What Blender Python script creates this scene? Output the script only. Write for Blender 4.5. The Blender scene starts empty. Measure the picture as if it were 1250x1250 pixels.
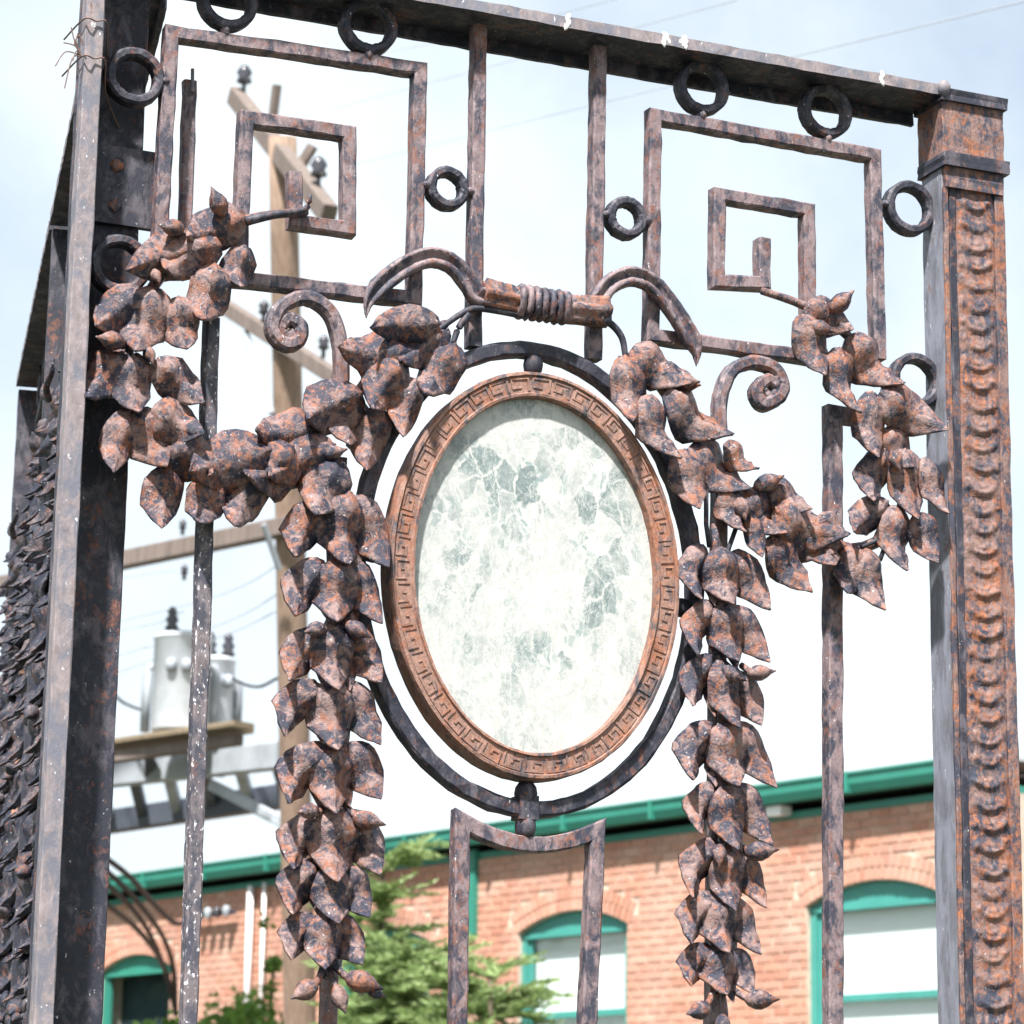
import bpy, math, random
from mathutils import Vector, Matrix
random.seed(7)
R = math.radians
scene = bpy.context.scene
col = scene.collection

# ---------------------------------------------------------------- camera
CAM = Vector((-1.2998, -3.0797, 1.6)); YAW, PIT, ROL, FPX = .3916, .2329, .0150, 3500.0
_f = Vector((math.sin(YAW)*math.cos(PIT), math.cos(YAW)*math.cos(PIT), math.sin(PIT)))
_r0 = Vector((math.cos(YAW), -math.sin(YAW), 0)); _u0 = _r0.cross(_f)
_r = _r0*math.cos(ROL)+_u0*math.sin(ROL); _u = _u0*math.cos(ROL)-_r0*math.sin(ROL)
cam = bpy.data.cameras.new('camera'); camo = bpy.data.objects.new('camera', cam); col.objects.link(camo)
M3 = Matrix((_r, _u, -_f)).transposed().to_4x4(); M3.translation = CAM
camo.matrix_world = M3
cam.sensor_width = 36; cam.lens = 36*FPX/1250; cam.clip_start = .05; cam.clip_end = 5000
cam.dof.use_dof = True; cam.dof.focus_distance = 3.45; cam.dof.aperture_fstop = 15
scene.camera = camo

# ---------------------------------------------------------------- sky, sun, exposure
SUN_AZ, SUN_EL = R(218), R(57)          # azimuth clockwise from +Y
w = bpy.data.worlds.new('World'); scene.world = w; w.use_nodes = True
nt = w.node_tree; N = nt.nodes; N.clear()
out = N.new('ShaderNodeOutputWorld'); bg = N.new('ShaderNodeBackground'); bg.inputs[1].default_value = .071
sky = N.new('ShaderNodeTexSky'); sky.sky_type = 'NISHITA'; sky.sun_disc = False
sky.sun_elevation = SUN_EL; sky.sun_rotation = SUN_AZ; sky.dust_density = 3.0; sky.air_density = 1.0
tc = N.new('ShaderNodeTexCoord'); no = N.new('ShaderNodeTexNoise'); no.inputs['Scale'].default_value = 2.6
no.inputs['Detail'].default_value = 7; no.inputs['Roughness'].default_value = .55
rp = N.new('ShaderNodeValToRGB'); rp.color_ramp.elements[0].position = .40; rp.color_ramp.elements[1].position = .62
rp.color_ramp.elements[0].color = (.34, .34, .34, 1); rp.color_ramp.elements[1].color = (.97, .97, .97, 1)
mx = N.new('ShaderNodeMixRGB'); mx.inputs[2].default_value = (5.9, 6.5, 6.8, 1)
L = nt.links.new
sx = N.new('ShaderNodeSeparateXYZ'); L(tc.outputs['Generated'], sx.inputs[0])
hz = N.new('ShaderNodeMapRange'); hz.inputs[1].default_value = .10; hz.inputs[2].default_value = .48; hz.inputs[3].default_value = 1; hz.inputs[4].default_value = 0; L(sx.outputs[2], hz.inputs[0])
mxx = N.new('ShaderNodeMath'); mxx.operation = 'MULTIPLY_ADD'; mxx.inputs[1].default_value = .30; mxx.use_clamp = True; L(hz.outputs[0], mxx.inputs[0]); L(rp.outputs[0], mxx.inputs[2])
L(tc.outputs['Generated'], no.inputs['Vector']); L(no.outputs['Fac'], rp.inputs[0]); L(mxx.outputs[0], mx.inputs[0])
L(sky.outputs[0], mx.inputs[1]); L(mx.outputs[0], bg.inputs[0]); L(bg.outputs[0], out.inputs[0])
sl = bpy.data.lights.new('sun', 'SUN'); sl.energy = 4.9; sl.angle = R(3); sl.color = (1, .965, .93)
so = bpy.data.objects.new('sun', sl); col.objects.link(so)
sd = Vector((math.sin(SUN_AZ)*math.cos(SUN_EL), math.cos(SUN_AZ)*math.cos(SUN_EL), math.sin(SUN_EL)))
so.rotation_euler = sd.to_track_quat('Z', 'Y').to_euler(); so.location = (0, 0, 40)
vs = scene.view_settings; vs.view_transform = 'Standard'; vs.look = 'None'; vs.gamma = 1; vs.exposure = 1.42

# ---------------------------------------------------------------- helpers
def ray(px, py): return _f + _r*((px-625)/FPX) - _u*((py-625)/FPX)
def at(px, py, d): return CAM + ray(px, py)*d                 # a pixel at a depth in metres
def on(px, py, y=0.0):                                        # a pixel on the panel's plane
    q = ray(px, py); t = (y-CAM.y)/q.y; return CAM + q*t

def tag(o, label=None, cat=None, group=None, kind=None):
    for k, v in (('label', label), ('category', cat), ('group', group), ('kind', kind)):
        if v: o[k] = v
    return o
def mesh_obj(name, verts, faces, mat, parent=None, smooth=False):
    m = bpy.data.meshes.new(name); m.from_pydata([tuple(v) for v in verts], [], faces); m.update()
    if smooth: m.polygons.foreach_set('use_smooth', [True]*len(m.polygons))
    o = bpy.data.objects.new(name, m); col.objects.link(o)
    if mat: m.materials.append(mat)
    if parent: o.parent = parent
    return o
def data_obj(name, m, parent=None):
    o = bpy.data.objects.new(name, m); col.objects.link(o)
    if parent: o.parent = parent
    return o
def empty(name, loc=(0, 0, 0), rz=0):
    o = bpy.data.objects.new(name, None); o.location = loc; o.rotation_euler = (0, 0, rz); o.empty_display_size = .1
    col.objects.link(o); return o

class MB:
    def __init__(s): s.v = []; s.f = []
    def box(s, a, b):
        x0, y0, z0 = a; x1, y1, z1 = b; n = len(s.v)
        s.v += [(x0,y0,z0),(x1,y0,z0),(x1,y1,z0),(x0,y1,z0),(x0,y0,z1),(x1,y0,z1),(x1,y1,z1),(x0,y1,z1)]
        s.f += [tuple(n+i for i in q) for q in ((0,3,2,1),(4,5,6,7),(0,1,5,4),(1,2,6,5),(2,3,7,6),(3,0,4,7))]
        return s
    def sweep(s, path, sec, closed=False, up=(0, 1, 0), scale=None, jit=0.0, step=None, caps=True):
        up = Vector(up); path = [Vector(p) for p in path]; n = len(path)
        # frames with mitred normals at the given points
        dirs = []
        fr = []
        for i in range(n):
            a = path[i-1] if (i > 0 or closed) else None; b = path[(i+1) % n] if (i < n-1 or closed) else None
            d0 = (path[i]-a).normalized() if a is not None else None; d1 = (b-path[i]).normalized() if b is not None else None
            if d0 is None: d0 = d1
            if d1 is None: d1 = d0
            n0 = d0.cross(up).normalized(); n1 = d1.cross(up).normalized(); m = n0+n1
            if m.length < 1e-4: m = n0.copy()
            m.normalize(); k = max(.4, m.dot(n0)); fr.append((path[i], m/k, (d0+d1).normalized()))
        rings = []
        cnt = n if closed else n-1
        for i in range(cnt):
            p, m, t = fr[i]; p2, m2, t2 = fr[(i+1) % n]
            k = 1 if not step else max(1, int((p2-p).length/step))
            for j in range(k): 
                u_ = j/k; rings.append((p.lerp(p2, u_), (m.lerp(m2, u_) if k == 1 or j == 0 else None), (p2-p).normalized(), (i+u_)/cnt))
        if not closed: rings.append((fr[-1][0], fr[-1][1], fr[-1][2], 1.0))
        base = len(s.v); ns = len(sec)
        for p, m, t, u_ in rings:
            if m is None: m = t.cross(up).normalized()
            sc = scale(u_) if scale else 1
            bb = up - t*up.dot(t)
            bb = bb.normalized() if bb.length > 1e-3 else up
            jx, jy = random.uniform(-jit, jit), random.uniform(-jit, jit)
            for a, b in sec:
                q = p + m*(a*sc+jx*.6+random.uniform(-jit, jit)) + bb*(b*sc+jy*.6+random.uniform(-jit, jit))
                s.v.append(tuple(q))
        nr = len(rings)
        for i in range(nr if closed else nr-1):
            i2 = (i+1) % nr
            for j in range(ns):
                j2 = (j+1) % ns
                s.f.append((base+i*ns+j, base+i*ns+j2, base+i2*ns+j2, base+i2*ns+j))
        if not closed and caps:
            s.f.append(tuple(base+j for j in reversed(range(ns)))); s.f.append(tuple(base+(nr-1)*ns+j for j in range(ns)))
        return s
    def tube(s, path, r, n=6, scale=None):
        path = [Vector(p) for p in path]; base = len(s.v); k = len(path)
        for i, p in enumerate(path):
            t = (path[min(i+1, k-1)]-path[max(i-1, 0)]).normalized()
            ref = Vector((0, 0, 1)) if abs(t.z) < .9 else Vector((1, 0, 0))
            a = t.cross(ref).normalized(); b = a.cross(t)
            rr = r*(scale(i/(k-1)) if scale else 1)
            for j in range(n):
                an = 2*math.pi*j/n; s.v.append(tuple(p+a*(rr*math.cos(an))+b*(rr*math.sin(an))))
        for i in range(k-1):
            for j in range(n):
                j2 = (j+1) % n; s.f.append((base+i*n+j, base+i*n+j2, base+(i+1)*n+j2, base+(i+1)*n+j))
        s.f.append(tuple(base+j for j in reversed(range(n)))); s.f.append(tuple(base+(k-1)*n+j for j in range(n)))
        return s
    def lathe(s, prof, n=16, M=None):
        base = len(s.v); k = len(prof)
        for r, z in prof:
            for j in range(n):
                an = 2*math.pi*j/n; p = Vector((r*math.cos(an), r*math.sin(an), z)); s.v.append(tuple(M@p if M else p))
        for i in range(k-1):
            for j in range(n):
                j2 = (j+1) % n; s.f.append((base+i*n+j, base+i*n+j2, base+(i+1)*n+j2, base+(i+1)*n+j))
        s.f.append(tuple(base+j for j in reversed(range(n)))); s.f.append(tuple(base+(k-1)*n+j for j in range(n)))
        return s
    def build(s, name, mat, parent=None, smooth=False): return mesh_obj(name, s.v, s.f, mat, parent, smooth)
    def mesh(s, name, mat, smooth=False):
        m = bpy.data.meshes.new(name); m.from_pydata([tuple(v) for v in s.v], [], s.f); m.update(); m.materials.append(mat)
        if smooth: m.polygons.foreach_set('use_smooth', [True]*len(m.polygons))
        return m

def rect(w_, d, c=.002):           # chamfered bar section
    a, b = w_/2, d/2
    return [(-a+c,-b),(a-c,-b),(a,-b+c),(a,b-c),(a-c,b),(-a+c,b),(-a,b-c),(-a,-b+c)]
def disc(r, n=10): return [(r*math.cos(2*math.pi*i/n), r*math.sin(2*math.pi*i/n)) for i in range(n)]
def catmull(P, k=6):
    P = [Vector(p) for p in P]; o = []
    for i in range(len(P)-1):
        a, b, c, d = P[max(i-1, 0)], P[i], P[i+1], P[min(i+2, len(P)-1)]
        for j in range(k):
            t = j/k; o.append(.5*((2*b)+(c-a)*t+(2*a-5*b+4*c-d)*t*t+(3*b-a-3*c+d)*t**3))
    o.append(P[-1]); return o

# ---------------------------------------------------------------- materials
def nodes(name):
    m = bpy.data.materials.new(name); m.use_nodes = True; t = m.node_tree
    return m, t, t.nodes['Principled BSDF']
def nz(t, scale, detail=5, rough=.6, vec=None, dist=0):
    n = t.nodes.new('ShaderNodeTexNoise'); n.inputs['Scale'].default_value = scale; n.inputs['Detail'].default_value = detail
    n.inputs['Roughness'].default_value = rough; n.inputs['Distortion'].default_value = dist
    if vec is not None: t.links.new(vec, n.inputs['Vector'])
    return n.outputs['Fac']
def ramp(t, fac, stops):
    n = t.nodes.new('ShaderNodeValToRGB'); cr = n.color_ramp
    while len(cr.elements) < len(stops): cr.elements.new(.5)
    for e, (p, c) in zip(cr.elements, stops):
        e.position = p; e.color = (c, c, c, 1) if not isinstance(c, tuple) else (*c, 1)
    t.links.new(fac, n.inputs[0]); return n.outputs[0]
def mixc(t, fac, a, b):
    n = t.nodes.new('ShaderNodeMixRGB')
    for i, x in ((0, fac), (1, a), (2, b)):
        if isinstance(x, tuple): n.inputs[i].default_value = (*x, 1)
        elif isinstance(x, (int, float)): n.inputs[i].default_value = x
        else: t.links.new(x, n.inputs[i])
    return n.outputs[0]
def bump(t, bs, fac, dist, strength=1):
    b = t.nodes.new('ShaderNodeBump'); b.inputs['Distance'].default_value = dist; b.inputs['Strength'].default_value = strength
    t.links.new(fac, b.inputs['Height']); t.links.new(b.outputs[0], bs.inputs['Normal'])
def posn(t, scl=(1, 1, 1)):
    g = t.nodes.new('ShaderNodeNewGeometry'); mp = t.nodes.new('ShaderNodeMapping'); mp.inputs['Scale'].default_value = scl
    t.links.new(g.outputs['Position'], mp.inputs[0]); return mp.outputs[0]
def iron(name, paint, pale, rust, t_pale, t_rust, speck=.70, streak=.55, rough=.62, b=.0014, sc=38):
    m, t, bs = nodes(name)
    p = posn(t, (1, 1, streak)); q = posn(t, (1.1, 1, .9))
    n1 = nz(t, sc, 8, .70, p, .6); n2 = nz(t, sc*1.5, 8, .72, q, .5); n3 = nz(t, sc*3.6, 4, .65, p); n4 = nz(t, sc*.28, 4, .6, q)
    lo = t.nodes.new('ShaderNodeMath'); lo.operation = 'MULTIPLY_ADD'; t.links.new(n4, lo.inputs[0]); lo.inputs[1].default_value = .55; t.links.new(n1, lo.inputs[2])
    c = mixc(t, ramp(t, lo.outputs[0], [(t_pale+.275-.075, 0.), (t_pale+.275+.065, 1.)]), paint, mixc(t, ramp(t, nz(t, sc*2.2, 6, .7, p), [(.35, 0.), (.65, 1.)]), pale, tuple(x*.62 for x in pale)))
    rc = mixc(t, ramp(t, nz(t, sc*2.7, 6, .75, p), [(.35, 0.), (.65, 1.)]), rust, tuple(x*.40 for x in rust))
    lo2 = t.nodes.new('ShaderNodeMath'); lo2.operation = 'MULTIPLY_ADD'; t.links.new(nz(t, sc*.33, 3, .6, p), lo2.inputs[0]); lo2.inputs[1].default_value = .5; t.links.new(n2, lo2.inputs[2])
    c = mixc(t, ramp(t, lo2.outputs[0], [(t_rust+.25-.04, 0.), (t_rust+.25+.09, .95)]), c, rc)
    c = mixc(t, ramp(t, n3, [(speck, 0.), (speck+.03, 1.)]), c, (.58, .58, .60))
    t.links.new(c, bs.inputs['Base Color'])
    t.links.new(ramp(t, n2, [(.3, rough-.15), (.7, min(.95, rough+.2))]), bs.inputs['Roughness'])
    bs.inputs['Specular IOR Level'].default_value = .5
    h = mixc(t, .55, n1, nz(t, sc*4, 6, .75, p)); bump(t, bs, h, b, .9)
    return m
M = {}
NAVY = (.012, .014, .026)
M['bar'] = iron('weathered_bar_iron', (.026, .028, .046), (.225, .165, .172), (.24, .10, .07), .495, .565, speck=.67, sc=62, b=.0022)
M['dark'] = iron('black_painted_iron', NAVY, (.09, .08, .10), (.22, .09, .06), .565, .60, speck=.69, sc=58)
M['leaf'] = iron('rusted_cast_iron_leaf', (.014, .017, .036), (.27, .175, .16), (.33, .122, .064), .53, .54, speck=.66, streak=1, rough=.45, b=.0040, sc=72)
M['leaf_dark'] = iron('dark_cast_leaf', (.012, .015, .030), (.13, .10, .105), (.22, .09, .055), .56, .60, speck=.67, streak=1, rough=.45, b=.0040, sc=56)  # darker leaf iron with less rust, for the side bays
M['rust'] = iron('rusted_cast_iron', (.028, .032, .052), (.24, .145, .125), (.36, .13, .06), .51, .53, speck=.70, b=.0036, sc=70)
M['fret'] = iron('rusted_cast_iron_frame', (.05, .047, .057), (.30, .17, .13), (.36, .145, .08), .46, .52, speck=.70, b=.0028, sc=66)
M['grey'] = iron('grey_painted_iron', (.19, .20, .24), (.15, .152, .18), (.20, .115, .095), .5, .635, speck=.68, streak=.25, rough=.5, b=.0012, sc=46)
M['chip'] = iron('white_chipped_bar_iron', (.04, .042, .06), (.16, .135, .145), (.20, .10, .08), .50, .64, speck=.60, streak=.5, sc=60)
M['edge'] = iron('flaking_grey_edge', (.12, .122, .15), (.25, .21, .215), (.19, .115, .10), .48, .64, speck=.67, sc=50)

def simple(name, c, rough=.6, metal=0, var=.12, sc=3, bmp=0):
    m, t, bs = nodes(name); p = posn(t)
    n = nz(t, sc, 5, .6, p)
    t.links.new(mixc(t, ramp(t, n, [(.3, 0.), (.7, 1.)]), tuple(x*(1-var) for x in c), tuple(min(1, x*(1+var)) for x in c)), bs.inputs['Base Color'])
    bs.inputs['Roughness'].default_value = rough; bs.inputs['Metallic'].default_value = metal
    if bmp: bump(t, bs, nz(t, sc*12, 4, .6, p), bmp)
    return m
def marble():
    m, t, bs = nodes('brecciated_marble'); p = posn(t)
    def math_(op, a, b):
        q = t.nodes.new('ShaderNodeMath'); q.operation = op
        for i, x in ((0, a), (1, b)):
            if isinstance(x, (int, float)): q.inputs[i].default_value = x
            else: t.links.new(x, q.inputs[i])
        return q.outputs[0]
    mp = t.nodes.new('ShaderNodeMapping'); mp.inputs['Rotation'].default_value = (0, R(24), 0); mp.inputs['Scale'].default_value = (1.2, 1, .75)
    t.links.new(p, mp.inputs[0])
    nn = t.nodes.new('ShaderNodeTexNoise'); nn.inputs['Scale'].default_value = 30; nn.inputs['Detail'].default_value = 6; t.links.new(p, nn.inputs['Vector'])
    wob = t.nodes.new('ShaderNodeVectorMath'); wob.operation = 'MULTIPLY_ADD'; t.links.new(nn.outputs['Color'], wob.inputs[0]); wob.inputs[1].default_value = (.034, .034, .034); t.links.new(mp.outputs[0], wob.inputs[2])
    W = wob.outputs[0]
    def clasts(sc, lo, hi, e0, e1):
        v = t.nodes.new('ShaderNodeTexVoronoi'); v.inputs['Scale'].default_value = sc; t.links.new(W, v.inputs['Vector'])
        e = t.nodes.new('ShaderNodeTexVoronoi'); e.feature = 'DISTANCE_TO_EDGE'; e.inputs['Scale'].default_value = sc; t.links.new(W, e.inputs['Vector'])
        sp = t.nodes.new('ShaderNodeSeparateColor'); t.links.new(v.outputs['Color'], sp.inputs[0])
        return math_('MULTIPLY', ramp(t, sp.outputs[0], [(lo, 0.), (hi, 1.)]), ramp(t, e.outputs['Distance'], [(e0, 0.), (e1, 1.)])), e.outputs['Distance']
    zone = ramp(t, nz(t, 7.5, 6, .65, p, .4), [(.43, .06), (.58, 1.)])
    c1, e1 = clasts(36, .45, .85, .02, .08); c2, e2 = clasts(78, .40, .85, .02, .10); c3, e3 = clasts(150, .35, .9, .03, .12)
    base = mixc(t, ramp(t, nz(t, 14, 8, .7, mp.outputs[0], 1.0), [(.36, 0.), (.62, 1.)]), (.37, .38, .365), (.475, .475, .45))
    c = mixc(t, math_('MULTIPLY', c3, .28), base, (.33, .38, .37))
    c = mixc(t, math_('MULTIPLY', math_('MULTIPLY', c2, zone), .85), c, (.20, .26, .255))
    c = mixc(t, math_('MULTIPLY', math_('MULTIPLY', c1, zone), 1.0), c, mixc(t, ramp(t, nz(t, 160, 4, .7, p), [(.35, 0.), (.65, 1.)]), (.13, .17, .17), (.21, .25, .245)))
    dk = ramp(t, nz(t, 85, 7, .78, W, .5), [(.58, 0.), (.68, .7)])
    c = mixc(t, math_('MULTIPLY', dk, zone), c, (.17, .22, .22))
    for e_, th, sc_ in ((e1, .014, 16), (e2, .016, 22)):
        vein = math_('MULTIPLY', ramp(t, e_, [(0., 1.), (th, 0.)]), ramp(t, nz(t, sc_, 4, .6, p), [(.50, 0.), (.62, .8)]))
        c = mixc(t, vein, c, (.58, .58, .56))
    for sc_, ds in ((17, 1.3), (30, .9)):
        fine = ramp(t, nz(t, sc_, 9, .68, mp.outputs[0], ds), [(.485, 0.), (.50, .55), (.515, 0.)])
        c = mixc(t, fine, c, (.56, .56, .54))
        grey = ramp(t, nz(t, sc_*1.3, 9, .7, W, ds*.7), [(.60, 0.), (.615, .5), (.64, 0.)])
        c = mixc(t, grey, c, (.22, .25, .245))
    fog = ramp(t, nz(t, 10, 8, .72, mp.outputs[0], 1.6), [(.54, 0.), (.70, .7)])
    c = mixc(t, fog, c, (.49, .50, .48))
    grime = ramp(t, nz(t, 200, 4, .7, p), [(.62, 0.), (.72, .5)])
    c = mixc(t, grime, c, (.30, .27, .23))
    gm = t.nodes.new('ShaderNodeGamma'); gm.inputs[1].default_value = 1.08; t.links.new(c, gm.inputs[0]); c = gm.outputs[0]
    t.links.new(c, bs.inputs['Base Color']); bs.inputs['Roughness'].default_value = .45
    bump(t, bs, nz(t, 120, 4, .6, p), .0004)
    return m
M['marble'] = marble()
def brickmat(name):
    m, t, bs = nodes(name)
    oi = t.nodes.new('ShaderNodeObjectInfo'); g = t.nodes.new('ShaderNodeNewGeometry')
    ad = t.nodes.new('ShaderNodeMath'); ad.operation = 'ADD'; fr = t.nodes.new('ShaderNodeMath'); fr.operation = 'FRACT'
    t.links.new(oi.outputs['Random'], ad.inputs[0]); t.links.new(g.outputs['Random Per Island'], ad.inputs[1]); t.links.new(ad.outputs[0], fr.inputs[0])
    c = ramp(t, fr.outputs[0], [(0, (.40, .18, .12)), (.3, (.455, .215, .145)), (.6, (.50, .26, .18)), (.85, (.44, .225, .16)), (1, (.52, .31, .225))])
    p = posn(t)
    c = mixc(t, ramp(t, nz(t, 1.6, 6, .65, p), [(.42, 0.), (.75, .6)]), c, (.54, .42, .35))
    c = mixc(t, ramp(t, nz(t, .9, 6, .7, posn(t, (1, 1, .35))), [(.52, 0.), (.72, .35)]), c, (.24, .13, .10))
    c = mixc(t, ramp(t, nz(t, 45, 4, .6, p), [(.5, 0.), (.8, .5)]), c, (.27, .12, .085))
    t.links.new(c, bs.inputs['Base Color']); bs.inputs['Roughness'].default_value = .9
    bump(t, bs, nz(t, 90, 4, .7, p), .003)
    return m
M['brick'] = brickmat('salmon_brick')
M['mortar'] = simple('pale_mortar', (.50, .41, .33), .95, var=.2, sc=8, bmp=.003)
M['green'] = simple('green_painted_trim', (.03, .20, .15), .45, var=.1)
M['green_lit'] = simple('sunlit_green_window_frame', (.05, .25, .215), .45, var=.1)  # lit copy of the green frame paint, sunlight put into the colour
M['blind'] = simple('white_blind', (.80, .80, .79), .8, var=.03)
M['roof'] = simple('pale_roof_sheet', (.42, .42, .43), .7)
M['soffit'] = simple('dark_soffit_board', (.035, .03, .03), .8)
M['white'] = simple('white_paint', (.75, .75, .74), .5, var=.06)
M['room_shade'] = simple('painted_room_shade', (.015, .03, .04), .9)  # shade of an unlit room put into the colour
M['galv'] = simple('galvanised_steel', (.30, .33, .36), .55, var=.18, sc=4)
M['tank'] = simple('pale_grey_tank_paint', (.52, .55, .58), .45, var=.16, sc=5)
M['steel'] = simple('dark_steel', (.06, .07, .09), .55)
M['wire'] = simple('black_cable', (.018, .017, .018), .6)
M['thin'] = simple('weathered_wire', (.34, .36, .38), .6)
M['rustwire'] = simple('rusty_wire', (.16, .10, .085), .8, var=.3, sc=40)
M['porc'] = simple('dark_porcelain', (.05, .05, .06), .25)
def woodmat(name, a, b):
    m, t, bs = nodes(name); p = posn(t, (1, 1, .06))
    n = nz(t, 26, 6, .7, p, .4)
    t.links.new(mixc(t, ramp(t, n, [(.3, 0.), (.7, 1.)]), a, b), bs.inputs['Base Color']); bs.inputs['Roughness'].default_value = .9
    bump(t, bs, n, .01); return m
M['pole'] = woodmat('weathered_pole_wood', (.15, .10, .07), (.30, .215, .16))
M['arm'] = woodmat('weathered_crossarm_wood', (.095, .075, .065), (.20, .16, .14))
M['plank'] = woodmat('deck_plank_wood', (.12, .095, .06), (.22, .17, .11))
def leafmat(name, a, b):
    m, t, bs = nodes(name); g = t.nodes.new('ShaderNodeNewGeometry')
    c = ramp(t, g.outputs['Random Per Island'], [(0, a), (1, b)])
    c = mixc(t, ramp(t, nz(t, 3.5, 3, .5, posn(t)), [(.4, 0.), (.65, .6)]), c, tuple(.6*x for x in a))
    t.links.new(c, bs.inputs['Base Color']); bs.inputs['Roughness'].default_value = .55
    tr = t.nodes.new('ShaderNodeBsdfTranslucent'); t.links.new(c, tr.inputs[0]); ms = t.nodes.new('ShaderNodeMixShader'); ms.inputs[0].default_value = .4
    o = t.nodes['Material Output']; t.links.new(bs.outputs[0], ms.inputs[1]); t.links.new(tr.outputs[0], ms.inputs[2]); t.links.new(ms.outputs[0], o.inputs[0])
    return m
M['needle'] = leafmat('evergreen_needles', (.20, .30, .095), (.36, .44, .20))
M['fol'] = leafmat('bright_leaves', (.10, .22, .03), (.20, .34, .07))
M['fol2'] = leafmat('yellow_green_leaves', (.13, .22, .05), (.22, .32, .10))
M['bark'] = simple('bark', (.10, .07, .05), .95, var=.3, sc=10)
def glass():
    m, t, bs = nodes('window_glass'); o = t.nodes['Material Output']; t.nodes.remove(bs)
    tr = t.nodes.new('ShaderNodeBsdfTransparent'); tr.inputs[0].default_value = (.93, .96, .96, 1)
    gl = t.nodes.new('ShaderNodeBsdfGlossy'); gl.inputs['Roughness'].default_value = .02
    fr = t.nodes.new('ShaderNodeFresnel'); fr.inputs[0].default_value = 1.5; ms = t.nodes.new('ShaderNodeMixShader')
    gg = t.nodes.new('ShaderNodeNewGeometry'); iv = t.nodes.new('ShaderNodeMath'); iv.operation = 'SUBTRACT'; iv.inputs[0].default_value = 1; t.links.new(gg.outputs['Backfacing'], iv.inputs[1])
    mu = t.nodes.new('ShaderNodeMath'); mu.operation = 'MULTIPLY'; t.links.new(fr.outputs[0], mu.inputs[0]); t.links.new(iv.outputs[0], mu.inputs[1])
    t.links.new(mu.outputs[0], ms.inputs[0]); t.links.new(tr.outputs[0], ms.inputs[1]); t.links.new(gl.outputs[0], ms.inputs[2]); t.links.new(ms.outputs[0], o.inputs[0])
    return m
M['glass'] = glass()
def groundmat():
    m, t, bs = nodes('worn_grass_ground'); p = posn(t); n = nz(t, 1.2, 8, .65, p)
    t.links.new(mixc(t, ramp(t, n, [(.35, 0.), (.65, 1.)]), (.05, .06, .035), (.10, .095, .07)), bs.inputs['Base Color']); bs.inputs['Roughness'].default_value = .95
    bump(t, bs, nz(t, 25, 5, .7, p), .02); return m
M['ground'] = groundmat()

# ---------------------------------------------------------------- ground
tag(mesh_obj('ground', [(-900,-900,0),(900,-900,0),(900,900,0),(-900,900,0)], [(0,1,2,3)], M['ground']), kind='structure')

# ================================================================ THE IRON PANEL
panel = empty('iron_panel'); tag(panel, 'rusted iron panel with oval marble medallion, square spirals and hanging leaf garlands', 'iron panel')
BOT = .30
J = .0006
shared = []                      # parts repeated in the side bays
def part(o, share=True):
    if share: shared.append(o)
    return o
def bar(name, pts, w_=.017, d=.021, y=.0105, mat='bar', parent=panel, jit=J, share=True):
    P = [on(*p, y) for p in pts]
    for p in P: p.y = y
    return part(MB().sweep(P, rect(w_, d), step=.018, jit=jit).build(name, M[mat], parent), share)
def down(px, py, px2, py2, y=.0105):    # top point, straight down to the bottom rail (slight lean kept)
    a = on(px, py, y); b = on(px2, py2, y); return [a, Vector((b.x+(b.x-a.x)*.2, y, b.z)), Vector((b.x+(b.x-a.x)*.2, y, BOT))]
def bar3(name, P, w_=.017, d=.021, mat='bar', share=True):
    return part(MB().sweep(P, rect(w_, d), step=.018, jit=J).build(name, M[mat], panel), share)

# top rail: an angle iron with its ledge facing forward
ZT = 3.02
sec = [(-.035, ZT-.0145), (-.035, ZT), (.049, ZT), (.049, ZT-.030), (.042, ZT-.030), (.042, ZT-.0145)]
def rail_mesh(x0, x1):
    mb = MB(); n = 60
    for i in range(n+1):
        x = x0+(x1-x0)*i/n
        for (y, z) in sec: mb.v.append((x, y+random.uniform(-J, J), z+random.uniform(-J, J)))
    for i in range(n):
        for j in range(6):
            k = (j+1) % 6; mb.f.append((i*6+j, i*6+k, i*6+6+k, i*6+6+j))
    mb.f.append(tuple(reversed(range(6)))); mb.f.append(tuple(n*6+j for j in range(6)))
    return mb
tr = rail_mesh(-.5605, .5595).build('top_rail', M['dark'], panel)
tr.data.materials.append(M['edge'])
for p in tr.data.polygons:
    if abs(p.normal.y) > .8 and p.center.y < -.03: p.material_index = 1
part(tr)
# pale droppings along the front edge
for x, k in ((.022, 1.1), (.155, 1.0), (.160, .7), (.180, .7), (.186, .9), (.467, 1.0)):
    mb = MB()
    for j in range(3):
        mb.lathe([(.0004, -.006*k), (.0026*k, -.003), (.0034*k, .001), (.002*k, .004*k), (.0004, .005*k)], 7, Matrix.Translation((x+random.uniform(-.002, .002), -.0350, ZT-.001-j*.0055*k)) @ Matrix.Rotation(R(random.uniform(-25, 25)), 4, 'Y') @ Matrix.Diagonal((1, .5, 1, 1)))
    mb.build('bird_dropping', M['white'], panel, True)
bar3('bottom_rail', [Vector((-.56, .0105, BOT-.012)), Vector((.556, .0105, BOT-.012))], .024, .021)

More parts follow.
